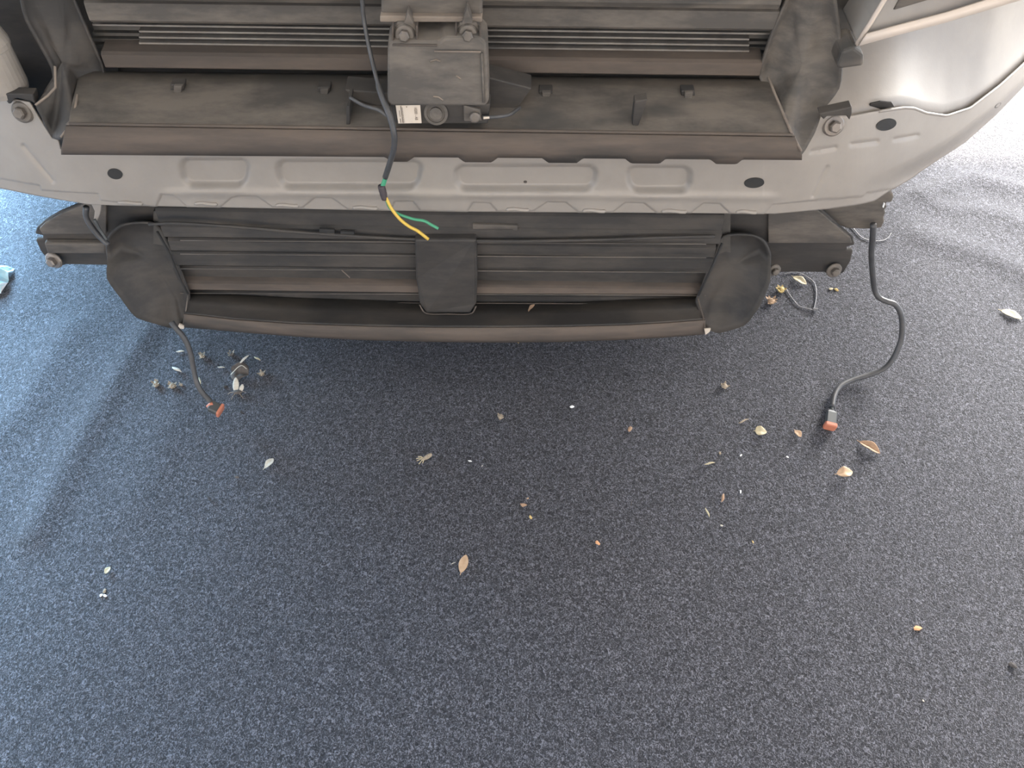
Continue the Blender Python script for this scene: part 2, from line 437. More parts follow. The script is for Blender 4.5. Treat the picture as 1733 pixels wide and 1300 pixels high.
for cx, cy in [(300, 152), (548, 157), (924, 163), (1165, 163)]:
    Yc = 1.185
    c = pxplate('clip', [(cx - 12, cy - 9), (cx + 11, cy - 9), (cx + 11, cy + 8), (cx - 12, cy + 8)], Yc, 0.02, M['plastic_dark'], upper, 0.002)
    pxplate('clip_tongue', [(cx - 6, cy - 6), (cx + 8, cy - 6), (cx + 6, cy + 6), (cx - 6, cy + 6)], Yc - 0.006, 0.008, M['plastic'], upper, 0.001)
# moulded pocket walls behind the sensor
pxplate('pocket_wall', [(583, 152), (660, 158), (660, 182), (632, 178), (600, 168)], 1.15, 0.04, M['plastic_dark'], upper)
pxplate('pocket_wall', [(822, 130), (900, 150), (880, 178), (840, 196), (824, 196)], 1.15, 0.04, M['plastic_dark'], upper)
pxplate('pocket_rib', [(586, 180), (592, 180), (592, 216), (586, 216)], 1.105, 0.05, M['plastic_dark'], upper, 0.001)
pxplate('pocket_rib', [(1074, 172), (1096, 168), (1086, 200), (1080, 214), (1070, 212)], 1.112, 0.02, M['plastic_dark'], upper, 0.002)

# ---- upper shutter: slats in front of the radiator core
shut = link('radiator_core', [on_y(100, 150, 1.33), on_y(1400, 160, 1.33), on_y(1400, 160, 1.33) + Vector((0, 0, .34)), on_y(100, 150, 1.33) + Vector((0, 0, .34))], [(0, 1, 2, 3)], M['core'], car, solid=0.03)
def slat(name, x0, x1, yt, yb, Y, depth, material, parent, lean=0.02, xr=None):
    zt, zb = on_y(740, yt, Y).z, on_y(740, yb, Y).z
    h = zt - zb
    prof = [(Y + depth, zt + lean * 0.4), (Y + lean * .5 + 0.004, zt), (Y + lean * 0.25, zt - 0.12 * h), (Y, lerp(zb, zt, 0.45)), (Y - 0.002, zb + 0.15 * h), (Y + 0.002, zb), (Y + 0.008, zb - 0.002), (Y + depth, zb + 0.004)]
    X0, X1 = on_y(x0, (yt + yb) / 2, Y).x, on_y(x1, (yt + yb) / 2, Y).x
    return bar(name, X0, X1, prof, material, parent)
slat('slat', 145, 1330, -58, 9, 1.235, 0.05, M['plastic'], shut)
slat('slat', 150, 1320, 11, 46, 1.245, 0.05, M['plastic'], shut)
slat('slat', 178, 1290, 99, 123, 1.235, 0.05, M['dust'], shut, lean=0.01)
for y in (50, 60, 70, 80, 91):
    Y = 1.262; z = on_y(740, y, Y).z
    X0, X1 = on_y(238 if y > 55 else 160, y, Y).x, on_y(1270 if y > 55 else 1310, y, Y).x
    bar('cooling_fin', X0, X1, [(Y, z - .0016), (Y, z + .0016), (Y + 0.03, z + .0016), (Y + 0.03, z - .0016)], M['fin'], shut)
for y0, y1 in ((52, 58), (63, 68), (73, 78), (83, 89)):
    Y = 1.275; a, b = on_y(740, y0, Y).z, on_y(740, y1, Y).z
    bar('cooling_tube', on_y(160, y0, Y).x, on_y(1310, y0, Y).x, [(Y, a), (Y + .03, a), (Y + .03, b), (Y, b)], M['core'], shut)

# ---- side baffles of the upper duct
def dished(name, outline, material, parent, shrink=0.8, push=(0, 0.02, 0), solid=0.005):
    P = [Vector(p) for p in outline]; n = len(P); Q = []
    for i in range(n):
        p0, p1, p2, p3 = P[i - 1], P[i], P[(i + 1) % n], P[(i + 2) % n]
        for k in range(3):
            t = k / 3
            Q.append(0.5 * ((2 * p1) + (p2 - p0) * t * .7 + (6 * (p2 - p1) - 1.4 * (p2 - p0) - .7 * (p3 - p1)) * t * t + (4 * (p1 - p2) + .7 * (p2 - p0) + .7 * (p3 - p1)) * t ** 3))
    P = Q; n = len(P); c = sum(P, Vector()) / n; push = Vector(push)
    r2 = [lerp(c, p, 0.93) + push * 0.25 for p in P]
    r3 = [lerp(c, p, shrink) + push for p in P]
    r4 = [lerp(c, p, shrink * 0.5) + push * 1.1 for p in P]
    v = P + r2 + r3 + r4 + [c + push * 1.1]
    f = grid_faces(n, 4, True) + [(3 * n + i, 3 * n + (i + 1) % n, 4 * n) for i in range(n)]
    return link(name, v, f, material, parent, smooth_=True, solid=solid)
L = [(30, -60, 1.23), (100, -60, 1.25), (125, 0, 1.25), (150, 60, 1.24), (178, 128, 1.235), (136, 142, 1.21), (131, 165, 1.18), (120, 215, 1.11), (103, 234, 1.10), (88, 233, 1.13), (74, 205, 1.14), (60, 178, 1.16), (80, 163, 1.18), (94, 148, 1.19), (90, 115, 1.20), (60, 60, 1.21), (40, 20, 1.22)]
dished('side_baffle', [on_y(*p) for p in L], M['plastic_dark'], upper)
Rr = [(1400, -60, 1.23), (1345, -60, 1.25), (1330, 0, 1.25), (1305, 60, 1.24), (1285, 130, 1.235), (1305, 165, 1.20), (1325, 205, 1.13), (1342, 240, 1.10), (1357, 262, 1.098), (1378, 226, 1.13), (1390, 194, 1.16), (1398, 180, 1.17), (1420, 150, 1.19), (1424, 105, 1.20), (1420, 40, 1.22)]
dished('side_baffle', [on_y(*p) for p in Rr], M['plastic'], upper)
# inner flange strips
tube('baffle_edge', [on_y(93, 112, 1.18), on_y(94, 148, 1.165), on_y(80, 163, 1.155), on_y(60, 178, 1.14)], 0.0022, M['dustline'], upper, 6)
tube('baffle_edge', [on_y(131, 160, 1.16), on_y(126, 190, 1.13), on_y(116, 216, 1.10), on_y(103, 232, 1.09)], 0.0022, M['dustline'], upper, 6)
tube('baffle_edge', [on_y(1300, 130, 1.2), on_y(1318, 175, 1.16), on_y(1338, 222, 1.10), on_y(1356, 256, 1.085)], 0.0022, M['dustline'], upper, 6)

# ---- latch bracket and radar unit in the middle
latch = pxplate('latch_bracket', [(645, -70), (816, -70), (816, 28), (645, 28)], 1.15, 0.06, M['plastic'], car, 0.004)
pxplate('bracket_ledge', [(643, 27), (816, 29), (816, 38), (643, 38)], 1.140, 0.03, M['dustline'], latch, 0.002)
pxplate('bracket_void_shade', [(672, 38), (812, 38), (812, 72), (672, 72)], 1.185, 0.03, M['void'], latch, 0.001)  # dark plate paints the shade in the gap between the tabs
for x0, x1 in ((664, 706), (771, 813)):
    pxplate('bolt_tab', [(x0, 78), (x0, 48), (x0 + 8, 38), (x1 - 8, 38), (x1, 48), (x1, 78)], 1.135, 0.045, M['plastic'], latch, 0.003)
    pxplate('tab_rim', [(x0 - 1, 78), (x0 - 1, 44), (x0 + 2, 44), (x0 + 2, 78)], 1.125, 0.012, M['dust'], latch, 0.001)
    pxplate('tab_rim', [(x1 - 2, 78), (x1 - 2, 44), (x1 + 1, 44), (x1 + 1, 78)], 1.125, 0.012, M['dust'], latch, 0.001)
    bolt('bracket_bolt', on_y((x0 + x1) / 2, 57, 1.134), (0, -1, 0.2), 0.016, M['bolt_dark'], latch)
pxplate('bracket_rib', [(684, 40), (690, 20), (700, 40)], 1.13, 0.02, M['plastic'], latch, 0.001)
pxplate('bracket_rib', [(782, 40), (790, 12), (800, 40)], 1.13, 0.02, M['plastic'], latch, 0.001)

rad = [on_y(656, 80, 1.118), on_y(664, 72, 1.12), on_y(744, 71, 1.12), on_y(752, 64, 1.121), on_y(812, 64, 1.121), on_y(824, 74, 1.12), on_y(828, 172, 1.088), on_y(822, 180, 1.086), on_y(662, 180, 1.086), on_y(655, 173, 1.088)]
radar = prism('radar_unit', rad, (0, 0.045, 0.01), M['plastic'], car, 0.005)
tube('cover_seam', [on_y(664, 76, 1.117), on_y(740, 77, 1.117)], 0.0016, M['dust'], radar, 6)
tube('cover_seam', [on_y(735, 87, 1.112), on_y(814, 88, 1.112)], 0.0016, M['dustline'], radar, 6)
tube('cover_rib', [on_y(815, 90, 1.112), on_y(819, 174, 1.085)], 0.0022, M['plastic'], radar, 6)
for P in ([(728, 104), (738, 101), (746, 104)], [(733, 163), (742, 164), (750, 170)], [(772, 128), (780, 134)]):
    tube('scuff_mark', [on_y(x, y, lerp(1.119, 1.085, (y - 72) / 108) + 0.001) for x, y in P], 0.0014, M['dustline'], radar, 5)
base = pxplate('sensor_base', [(660, 176), (830, 176), (826, 210), (668, 210)], 1.095, 0.03, M['plastic_dark'], radar, 0.003)
lb = [on_y(669.5, 178.5, 1.0925), on_y(711, 178, 1.0925), on_y(713.5, 208.5, 1.0925), on_y(674, 209, 1.0925)]
sticker = prism('label_sticker', lb, (0, 0.002, 0), M['paper'], radar)
sticker['label'] = 'small cream printed label'
def on_lab(u, v, d=0.0006):
    p = lerp(lerp(lb[0], lb[1], u), lerp(lb[3], lb[2], u), v); return p + Vector((0, -d, 0))
def ink(u0, u1, v0, v1):
    return [on_lab(u0, v0), on_lab(u1, v0), on_lab(u1, v1), on_lab(u0, v1)]
iv, jf = [], []
def add_ink(*q):
    n = len(iv); iv.extend(ink(*q)); jf.append((n, n + 1, n + 2, n + 3))
for (u, v0, v1, wd) in [(0.21, 0.02, 0.97, 0.035), (0.26, 0.10, 0.97, 0.018), (0.125, 0.27, 0.62, 0.028), (0.12, 0.72, 0.95, 0.035)]:
    v = v0; random.seed(int(u * 1000))
    while v < v1:
        h = random.uniform(0.02, 0.05); add_ink(u - wd / 2, u + wd / 2, v, min(v + h, v1)); v += h + 0.012
add_ink(0.43, 0.46, 0.04, 0.11)
link('label_print', iv, jf, M['ink'], radar)
fc = bpy.data.curves.new('label_number', 'FONT'); fc.body = '10203 - AB'; fc.size = 0.0085; fc.align_x = 'CENTER'; fc.align_y = 'CENTER'; fc.extrude = 0.0001
tmp = bpy.data.objects.new('tmp', fc); COL.objects.link(tmp)
bpy.context.view_layer.update()
tme = bpy.data.meshes.new_from_object(tmp.evaluated_get(bpy.context.evaluated_depsgraph_get()))
bpy.data.objects.remove(tmp)
bb = [v.co.x for v in tme.vertices]; hw = max(bb)
ax = (on_lab(0.80, 0.75) - on_lab(0.80, 0.1)).normalized(); ay = (on_lab(0.95, 0.4) - on_lab(0.7, 0.4)).normalized()
span = (on_lab(0.80, 0.80) - on_lab(0.78, 0.10)).length
k = span / (2 * hw); cc = on_lab(0.80, 0.45)
link('label_number', [cc + ax * (v.co.x * k) + ay * (v.co.y * k * 1.3) + Vector((0, -0.0003, 0)) for v in tme.vertices], [tuple(p.vertices) for p in tme.polygons], M['ink'], radar)
c = on_y(738, 191, 1.093)
lathe('sensor_bolt', c, (0, -1, 0.3), [(0.0200, 0), (0.0200, 0.003), (0.0155, 0.004), (0.0150, 0.002), (0.0105, 0.002), (0.0105, 0.006), (0.004, 0.007)], M['plastic'], radar, 24)
pxplate('connector_bracket', [(784, 178), (796, 182), (812, 186), (816, 205), (785, 206)], 1.088, 0.02, M['plastic'], radar, 0.002)
lathe('connector_plug', on_y(803, 197, 1.087), (0.2, -1, 0.2), [(0.009, 0), (0.009, 0.006), (0.006, 0.008)], M['bolt_dark'], radar, 12)
pxplate('white_clip', [(818, 199), (828, 198), (829, 201), (818, 202)], 1.085, 0.003, M['paper'], radar, 0.0005)
tube('connector_lead', catmull([on_y(816, 198, 1.09), on_y(838, 198, 1.088), on_y(862, 194, 1.10), on_y(880, 182, 1.13)], 6), 0.003, M['rubber'], radar, 8)

# ---- wire harness hanging over the panel, in the middle
HP = [(612, -60, 1.17), (613, 0, 1.165), (617, 40, 1.16), (629, 100, 1.14), (645, 160, 1.10), (657, 190, 1.075), (666, 222, 1.06), (667, 248, 1.058), (660, 275, 1.065), (652, 300, 1.075)]
harness = tube('wire_harness', catmull([on_y(*p) for p in HP], 8), [0.0035] * 30 + [0.0052] * 43, M['rubber'], car, 10)
tube('harness_branch', catmull([on_y(592, 165, 1.10), on_y(615, 178, 1.09), on_y(640, 186, 1.08), on_y(655, 196, 1.075)], 6), 0.003, M['rubber'], harness, 8)
tube('green_wire', catmull([on_y(653, 298, 1.075), on_y(650, 308, 1.074), on_y(646, 319, 1.073)], 5), 0.0042, M['green'], harness, 8)
tube('wire_tape', catmull([on_y(645, 314, 1.072), on_y(648, 325, 1.070), on_y(651, 337, 1.068)], 4), [0.0062, .007, .0068, .007, .0066, .0068, .0064, .006, .0058], M['tape'], harness, 10)
tube('yellow_wire', catmull([on_y(653, 334, 1.068), on_y(662, 352, 1.062), on_y(676, 370, 1.056), (on_y(692, 383, 1.05)), on_y(707, 391, 1.046), on_y(725, 405, 1.042)], 6), 0.0031, M['yellow'], harness, 8)
tube('green_wire', catmull([on_y(652, 334, 1.07), on_y(660, 352, 1.07), on_y(672, 361, 1.066), on_y(684, 366, 1.062), on_y(701, 371, 1.058), on_y(718, 374, 1.054), on_y(729, 380, 1.05), on_y(742, 387, 1.046)], 6), 0.0028, M['green'], harness, 8)

# ---- lower crossmember with its two bracket ends
CM = [(112, 448), (100, 452), (84, 444), (68, 425), (60, 406), (72, 404), (72, 399), (59, 396), (62, 386), (76, 374), (100, 360), (134, 346), (150, 330), (700, 335), (1370, 340), (1392, 356), (1420, 382), (1444, 403), (1447, 415), (1434, 418), (1434, 423), (1444, 424), (1440, 442), (1428, 462), (1410, 469), (1394, 461), (1310, 461), (700, 458)]
cross = pxplate('lower_crossmember', CM, 1.165, 0.010, M['plastic_dark'], car, 0.003)
cross_top = pxplate('crossmember_flange', [(76, 378), (104, 362), (136, 349), (150, 340), (180, 345), (180, 396), (72, 397), (66, 388)], 1.158, 0.008, M['plastic'], cross, 0.002)
pxplate('crossmember_flange', [(74, 412), (180, 413), (180, 430), (80, 430)], 1.150, 0.016, M['plastic'], cross, 0.004)
pxplate('crossmember_flange', [(1300, 345), (1368, 345), (1390, 360), (1418, 385), (1440, 404), (1442, 412), (1300, 412)], 1.158, 0.008, M['plastic'], cross, 0.002)
bolt('crossmember_bolt', on_y(92, 440, 1.156), (-0.15, -1, 0.3), 0.019, M['steel'], cross)
bolt('crossmember_bolt', on_y(1411, 457, 1.156), (0.1, -1, 0.3), 0.017, M['bolt_dark'], cross)
bolt('crossmember_bolt', on_y(1310, 457, 1.13), (0.1, -1, 0.3), 0.014, M['bolt_dark'], cross)
# little strap and lead beside the left end
pxplate('panel_strap', [(153, 344), (172, 345), (170, 362), (164, 376), (158, 374), (160, 358)], 1.12, 0.012, M['silver'], car, 0.002)
tube('left_lead', catmull([on_y(146, 350, 1.13), on_y(146, 368, 1.125), on_y(158, 388, 1.12), on_y(172, 404, 1.115), on_y(184, 414, 1.11)], 5), 0.0058, M['rubber'], car, 8)
tube('left_lead', catmull([on_y(160, 372, 1.115), on_y(170, 390, 1.112), on_y(181, 406, 1.105)], 5), 0.003, M['connector'], car, 8)

# ---- lower air guide
LB = [(312, 552), (400, 560), (500, 568), (620, 574), (740, 577), (850, 578), (950, 577), (1060, 573), (1130, 569), (1193, 564)]
LT = [(314, 531), (400, 541), (500, 548), (620, 552), (740, 554), (850, 554), (950, 553), (1060, 550), (1130, 546), (1190, 541)]
LK = [(320, 497), (500, 506), (740, 513), (950, 514), (1183, 505)]
xs = frange(312, 1193, 90)
def lowY(x): return on_z(x, interp(LB, x), 0.20).y
c0 = [on_y(x, interp(LB, x), lowY(x) + 0.004) for x in xs]
c1 = [on_y(x, interp(LB, x) - 5, lowY(x) - 0.001) for x in xs]
c2 = [on_y(x, interp(LT, x), lowY(x) + 0.002) for x in xs]
lower = loft('lower_air_guide', [c0, c1, c2], M['dust'], car, 0.003)
xk = frange(320, 1184, 90)
c3 = [on_y(x, interp(LT, x) - 2, lowY(x) + 0.006) for x in xs]
c4 = [on_y(x, lerp(interp(LT, x), interp(LK, x), 0.5), lerp(lowY(x), 1.10, .55)) for x in frange(316, 1188, 90)]
c5 = [on_y(x, interp(LK, x), 1.105) for x in xk]
ltray = loft('duct_tray', [c2, c3, c4, c5], M['plastic_dark'], lower, 0.003)
# shutter behind it
lback = link('shutter_back', [on_y(262, 520, 1.145), on_y(1235, 520, 1.145), on_y(1235, 352, 1.16), on_y(262, 352, 1.16)], [(0, 1, 2, 3)], M['core'], car, solid=0.01)
def lslat(x0, x1, yt, yb, Y, m): slat('slat', x0, x1, yt, yb, Y, 0.02, M[m], lback, lean=0.008)
lslat(270, 1225, 362, 386, 1.118, 'plastic_dark')
lslat(278, 1222, 389, 408, 1.108, 'plastic_dark')
lslat(290, 1212, 413, 431, 1.112, 'plastic_dark')
lslat(296, 1206, 436, 456, 1.110, 'plastic_dark')
lslat(300, 1200, 460, 482, 1.122, 'plastic_dark')
lslat(312, 1188, 485, 496, 1.104, 'dust')
lslat(314, 1186, 500, 512, 1.108, 'plastic_dark')
for y, m in ((410, 'plastic'), (433, 'plastic'), (458, 'plastic'), (498, 'plastic'), (513, 'dust')):
    tube('slat_edge', [on_y(x, y + (0.004 * (x - 740) if y > 480 else 0.007 * (x - 740)), 1.100) for x in (305, 740, 1195)], 0.0012, M[m], lback, 6)
tube('duct_rim', catmull([on_y(x, y, 1.10) for x, y in [(252, 380), (300, 378), (400, 384), (520, 394), (640, 402), (740, 406), (860, 408), (1000, 406), (1120, 402), (1210, 400)]], 5), 0.0035, M['plastic_dark'], lower, 8)
pad = [on_y(702, 406, 1.092), on_y(806, 406, 1.092), on_y(808, 470, 1.085), on_y(806, 514, 1.076), on_y(796, 531, 1.066), on_y(722, 531, 1.066), on_y(710, 514, 1.076), on_y(704, 470, 1.085)]
prism('centre_pad', pad, (0, 0.03, 0.0), M['plastic_dark'], lower, 0.004)
tube('pad_edge', catmull([on_y(710, 516, 1.068), on_y(722, 530.5, 1.062), on_y(760, 531.5, 1.062), on_y(796, 531, 1.062), on_y(806, 518, 1.068)], 5), 0.0016, M['dust'], lower, 6)
# moulded upper pockets
for q in ([(540, 388), (566, 390), (566, 398), (540, 398)], [(576, 392), (600, 394), (598, 400), (576, 400)]):
    pxplate('slot_shade', q, 1.100, 0.006, M['void'], lower, 0.001)  # thin black plates paint the shade in the slots
pxplate('duct_plate', [(800, 380), (876, 382), (876, 398), (868, 398), (868, 388), (800, 388)], 1.112, 0.006, M['plastic'], lower, 0.001)
tube('straw', [on_y(578, 457, 1.098), on_y(592, 470, 1.092)], 0.0011, M['dustline'], lower, 6)

BLo = [(182, 436, 1.12), (181, 414, 1.125), (188, 398, 1.13), (204, 384, 1.135), (228, 379, 1.138), (256, 380, 1.135), (272, 392, 1.13), (288, 424, 1.12), (302, 456, 1.11), (318, 496, 1.09), (317, 520, 1.078), (312, 548, 1.064), (303, 551, 1.058), (292, 556, 1.054), (262, 548, 1.048), (230, 537, 1.045), (206, 506, 1.06), (181, 471, 1.08)]
dished('duct_side_baffle', [on_y(*p) for p in BLo], M['plastic_dark'], lower, 0.74, (0.0, 0.034, 0.010))
BRo = [(1303, 440, 1.12), (1300, 425, 1.125), (1292, 410, 1.13), (1276, 401, 1.135), (1250, 399, 1.138), (1226, 402, 1.135), (1216, 420, 1.125), (1204, 450, 1.115), (1185, 498, 1.09), (1180, 512, 1.08), (1190, 540, 1.066), (1196, 556, 1.06), (1216, 564, 1.054), (1246, 556, 1.048), (1262, 548, 1.046), (1284, 518, 1.055), (1302, 476, 1.08)]
dished('duct_side_baffle', [on_y(*p) for p in BRo], M['plastic_dark'], lower, 0.74, (0.0, 0.034, 0.010))
tube('baffle_seam', [on_y(x, y, Y) for x, y, Y in [(266, 392, 1.118), (284, 424, 1.11), (306, 476, 1.09), (318, 497, 1.08)]], 0.0025, M['void'], lower, 6)
tube('baffle_seam', [on_y(x, y, Y) for x, y, Y in [(1222, 412, 1.118), (1206, 450, 1.10), (1182, 500, 1.08)]], 0.0025, M['void'], lower, 6)
tube('baffle_seam', [on_y(x, y, Y) for x, y, Y in [(1181, 504, 1.078), (1190, 536, 1.058), (1194, 560, 1.046)]], 0.0016, M['dust'], lower, 6)
tube('baffle_seam', [on_y(x, y, Y) for x, y, Y in [(318, 500, 1.078), (314, 530, 1.06), (310, 549, 1.05)]], 0.0016, M['plastic'], lower, 6)

# ---- right lamp bracket, with its cable
BK = [(1386, 346), (1500, 318), (1511, 328), (1513, 334), (1509, 343), (1501, 343), (1499, 347), (1502, 350), (1497, 356), (1499, 360), (1496, 368), (1497, 375), (1492, 386), (1470, 388), (1434, 387), (1408, 378), (1396, 368)]
brk = pxplate('lamp_bracket', BK, 1.19, 0.04, M['plastic'], car, 0.003)
pxplate('bracket_slot', [(1493.5, 351), (1496, 344), (1498, 345), (1495.5, 352)], 1.187, 0.004, M['white'], brk, 0.0003)
RC = [(1478, 380, 0.42), (1477, 402, 0.375), (1475, 430, 0.32), (1477, 462, 0.25), (1480, 488, 0.20), (1487, 503, 0.18), (1500, 510, 0.175), (1514, 515, 0.17), (1524, 530, 0.15), (1527, 552, 0.12), (1524, 578, 0.085), (1512, 606, 0.05), (1496, 624, 0.030), (1472, 634, 0.018), (1446, 642, 0.013), (1424, 652, 0.012), (1413, 667, 0.012), (1408, 689, 0.013)]
RCp = [on_z(*p) if i < 13 else ground(p[0], p[1], p[2]) for i, p in enumerate(RC)]
cable = tube('lamp_cable', catmull(RCp, 6), 0.0064, M['rubber'], car, 12)
cable['label'] = 'black sheathed cable on the right'
def conn(parent, a, b, wpx, seal_at_end=True):
    a, b = Vector(a), Vector(b); d = (b - a).normalized(); s = d.cross(Vector((0, 0, 1))).normalized(); u = s.cross(d)
    W = wpx; Ln = (b - a).length
    def ring(t, sx, sz): return [a + d * (Ln * t) + s * (x * sx * W) + u * (z * sz * W) for x, z in ((-1, -.7), (-.8, -1), (.8, -1), (1, -.7), (1, .7), (.8, 1), (-.8, 1), (-1, .7))]
    v = []
    for t, sx, sz in ((0, .5, .45), (0.06, .62, .55), (0.12, .9, .72), (0.2, 1, .8), (0.95, 1, .8), (1.0, .92, .74)): v += ring(t, sx, sz)
    f = grid_faces(8, 6, True) + [tuple(range(8))[::-1], tuple(range(40, 48))]
    c = link('connector', v, f, M['connector'], parent)
    v = []
    for t, sx, sz in ((0.98, .9, .7), (1.0, 1.18, 1.0), (1.18, 1.18, 1.0), (1.24, 1.0, .84)): v += ring(t, sx, sz)
    f = grid_faces(8, 4, True) + [tuple(range(8))[::-1], tuple(range(24, 32))]
    link('connector_seal', v, f, M['orange'], parent)
    return ring
tube('cable_core', [ground(1408, 687, 0.013), ground(1408, 698, 0.013)], 0.004, M['connector'], cable, 8)
conn(cable, ground(1407, 696, 0.013), ground(1405, 719, 0.013), 0.0118)
# ---- left cable hanging from the baffle
LC = [(290, 545, 0.235), (298, 556, 0.225), (310, 570, 0.205), (319, 588, 0.18), (324, 606, 0.155), (328, 628, 0.125), (333, 648, 0.10), (342, 664, 0.08), (353, 676, 0.066), (358, 684, 0.06)]
lcable = tube('lamp_cable', catmull([on_z(*p) for p in LC], 6), 0.0062, M['rubber'], car, 12)
lcable['label'] = 'black sheathed cable on the left'
conn(lcable, on_z(353, 686, 0.058), on_z(371, 694, 0.050), 0.0122)
tube('connector_latch', [on_z(351, 689, 0.060), on_z(356, 684.5, 0.064), on_z(360, 683, 0.064)], 0.0042, M['orange'], lcable, 8)
pxplate('added_corner_patch', [(303, 549), (312, 552), (311, 557), (300, 556)], 1.056, 0.004, M['paper'], lower, 0.0005)  # pale plate added for carpet seen through the corner notch
pxplate('added_corner_patch', [(1192, 558), (1203, 557), (1201, 562), (1194, 567)], 1.044, 0.004, M['paper'], lower, 0.0005)  # pale plate added for a whitish flake at the corner

# ---- right wing inside and headlight
def wing_back(x, t):
    """inner wing: rises from the panel's top edge to the bonnet edge, hollowed backwards"""
    T = panel_pt(x, interp(TOP, x)) + Vector((0, 0.004, -0.012))
    H = Vector((max(-1.48, min(1.17, T.x * .97)), max(1.42, T.y + 0.03), 0.99))
    return lerp(T, H, t) + Vector((0, 0.10 * math.sin(math.pi * min(1, t * 1.15)) ** .8 if t < .87 else 0.0, 0))
TT = (0, .04, .1, .2, .35, .5, .65, .8, 1.0)
wing = loft('wing_inner', [[wing_back(x, t) for x in frange(1376, 1800, 60)] for t in TT], M['silver'], car, 0.004)
loft('wing_inner', [[wing_back(x, t) for x in frange(-230, -16, 50)] for t in TT], M['silver'], car, 0.004)
edge = tube('wing_lip', [panel_pt(x, interp(TOP, x) + 1, 0.001) for x in frange(1486, 1800, 60)], 0.0028, M['silver'], wing, 8)
pxplate('wing_slot', [(1470, 184), (1473, 176), (1490, 172), (1510, 174), (1514, 181), (1490, 186)], 1.2, 0.004, M['plastic_dark'], wing, 0.001)
pxplate('wing_clip', [(1386, 193), (1442, 181), (1442, 192), (1438, 204), (1432, 196), (1400, 197), (1394, 203)], 1.135, 0.02, M['plastic_dark'], wing, 0.002)
pxplate('wing_bracket', [(1415, 112), (1424, 88), (1446, 80), (1462, 92), (1462, 112), (1420, 118)], 1.18, 0.06, M['plastic'], car, 0.012)
hl_o = [(1448, 74), (1476, 34), (1500, -6), (1530, -60), (1800, -110), (1800, -40), (1733, -4), (1600, 32), (1500, 60)]
hl = pxplate('headlight', hl_o, 1.20, 0.16, M['headlight'], car, 0.004)
tube('headlight_lit_edge', [on_y(x, y, 1.195) for x, y in [(1449, 76), (1476, 34), (1500, -6), (1530, -60)]], 0.004, M['litedge'], hl, 8)
e0 = [on_y(x, y, 1.192) for x, y in [(1466, 56), (1520, 41), (1600, 20), (1733, -22), (1800, -45)]]
e1 = [on_y(x, y, 1.188) for x, y in [(1452, 76), (1520, 57), (1600, 36), (1733, -4), (1800, -26)]]
loft('headlight_lit_trim', [e0, e1], M['litedge'], hl, 0.006)  # real frame bar, its warm light painted in by the pale colour
pxplate('headlight_pocket', [(1512, 18), (1600, -8), (1733, -50), (1560, -70)], 1.197, 0.006, M['plastic'], hl, 0.002)
# ---- left lamp
c = on_y(8, 150, 1.20); up = Vector((0.05, 0.05, 1)).normalized()
lamp = lathe('side_lamp', c, up, [(0.040, 0), (0.042, 0.01), (0.042, 0.078), (0.044, 0.080), (0.044, 0.088), (0.036, 0.118), (0.020, 0.14), (0.006, 0.148)], M['lens'], car, 32)
pxplate('lamp_foot', [(2, 158), (56, 160), (60, 176), (52, 172), (26, 166), (18, 176), (14, 176), (6, 164)], 1.165, 0.02, M['plastic_dark'], car, 0.002)

# ---- body above and behind the frame
def body_loft(name, sections, material, parent, **k):
    return loft(name, sections, material, parent, 0.004, **k)
XC = CAR0.x
def sec(y, halfw, z, crown, n=24):
    return [Vector((XC + halfw * math.sin(math.pi * (i / (n - 1) - .5)), y + 0.0, z + crown * math.cos(math.pi * (i / (n - 1) - .5)))) for i in range(n)]
body_loft('hood', [sec(1.36, 1.34, 0.985, 0.03), sec(1.40, 1.36, 1.00, 0.05), sec(1.7, 1.38, 1.05, 0.08), sec(2.4, 1.40, 1.10, 0.10)], M['silver'], car)
body_loft('windscreen', [sec(2.4, 1.32, 1.10, 0.10), sec(2.9, 1.18, 1.48, 0.09), sec(3.2, 1.08, 1.66, 0.09)], M['glass'], car)
body_loft('car_roof', [sec(3.2, 1.08, 1.66, 0.09), sec(4.2, 1.10, 1.72, 0.10), sec(5.2, 1.06, 1.62, 0.09), sec(6.1, 1.12, 1.15, 0.07), sec(6.3, 1.14, 0.6, 0.02)], M['silver'], car)
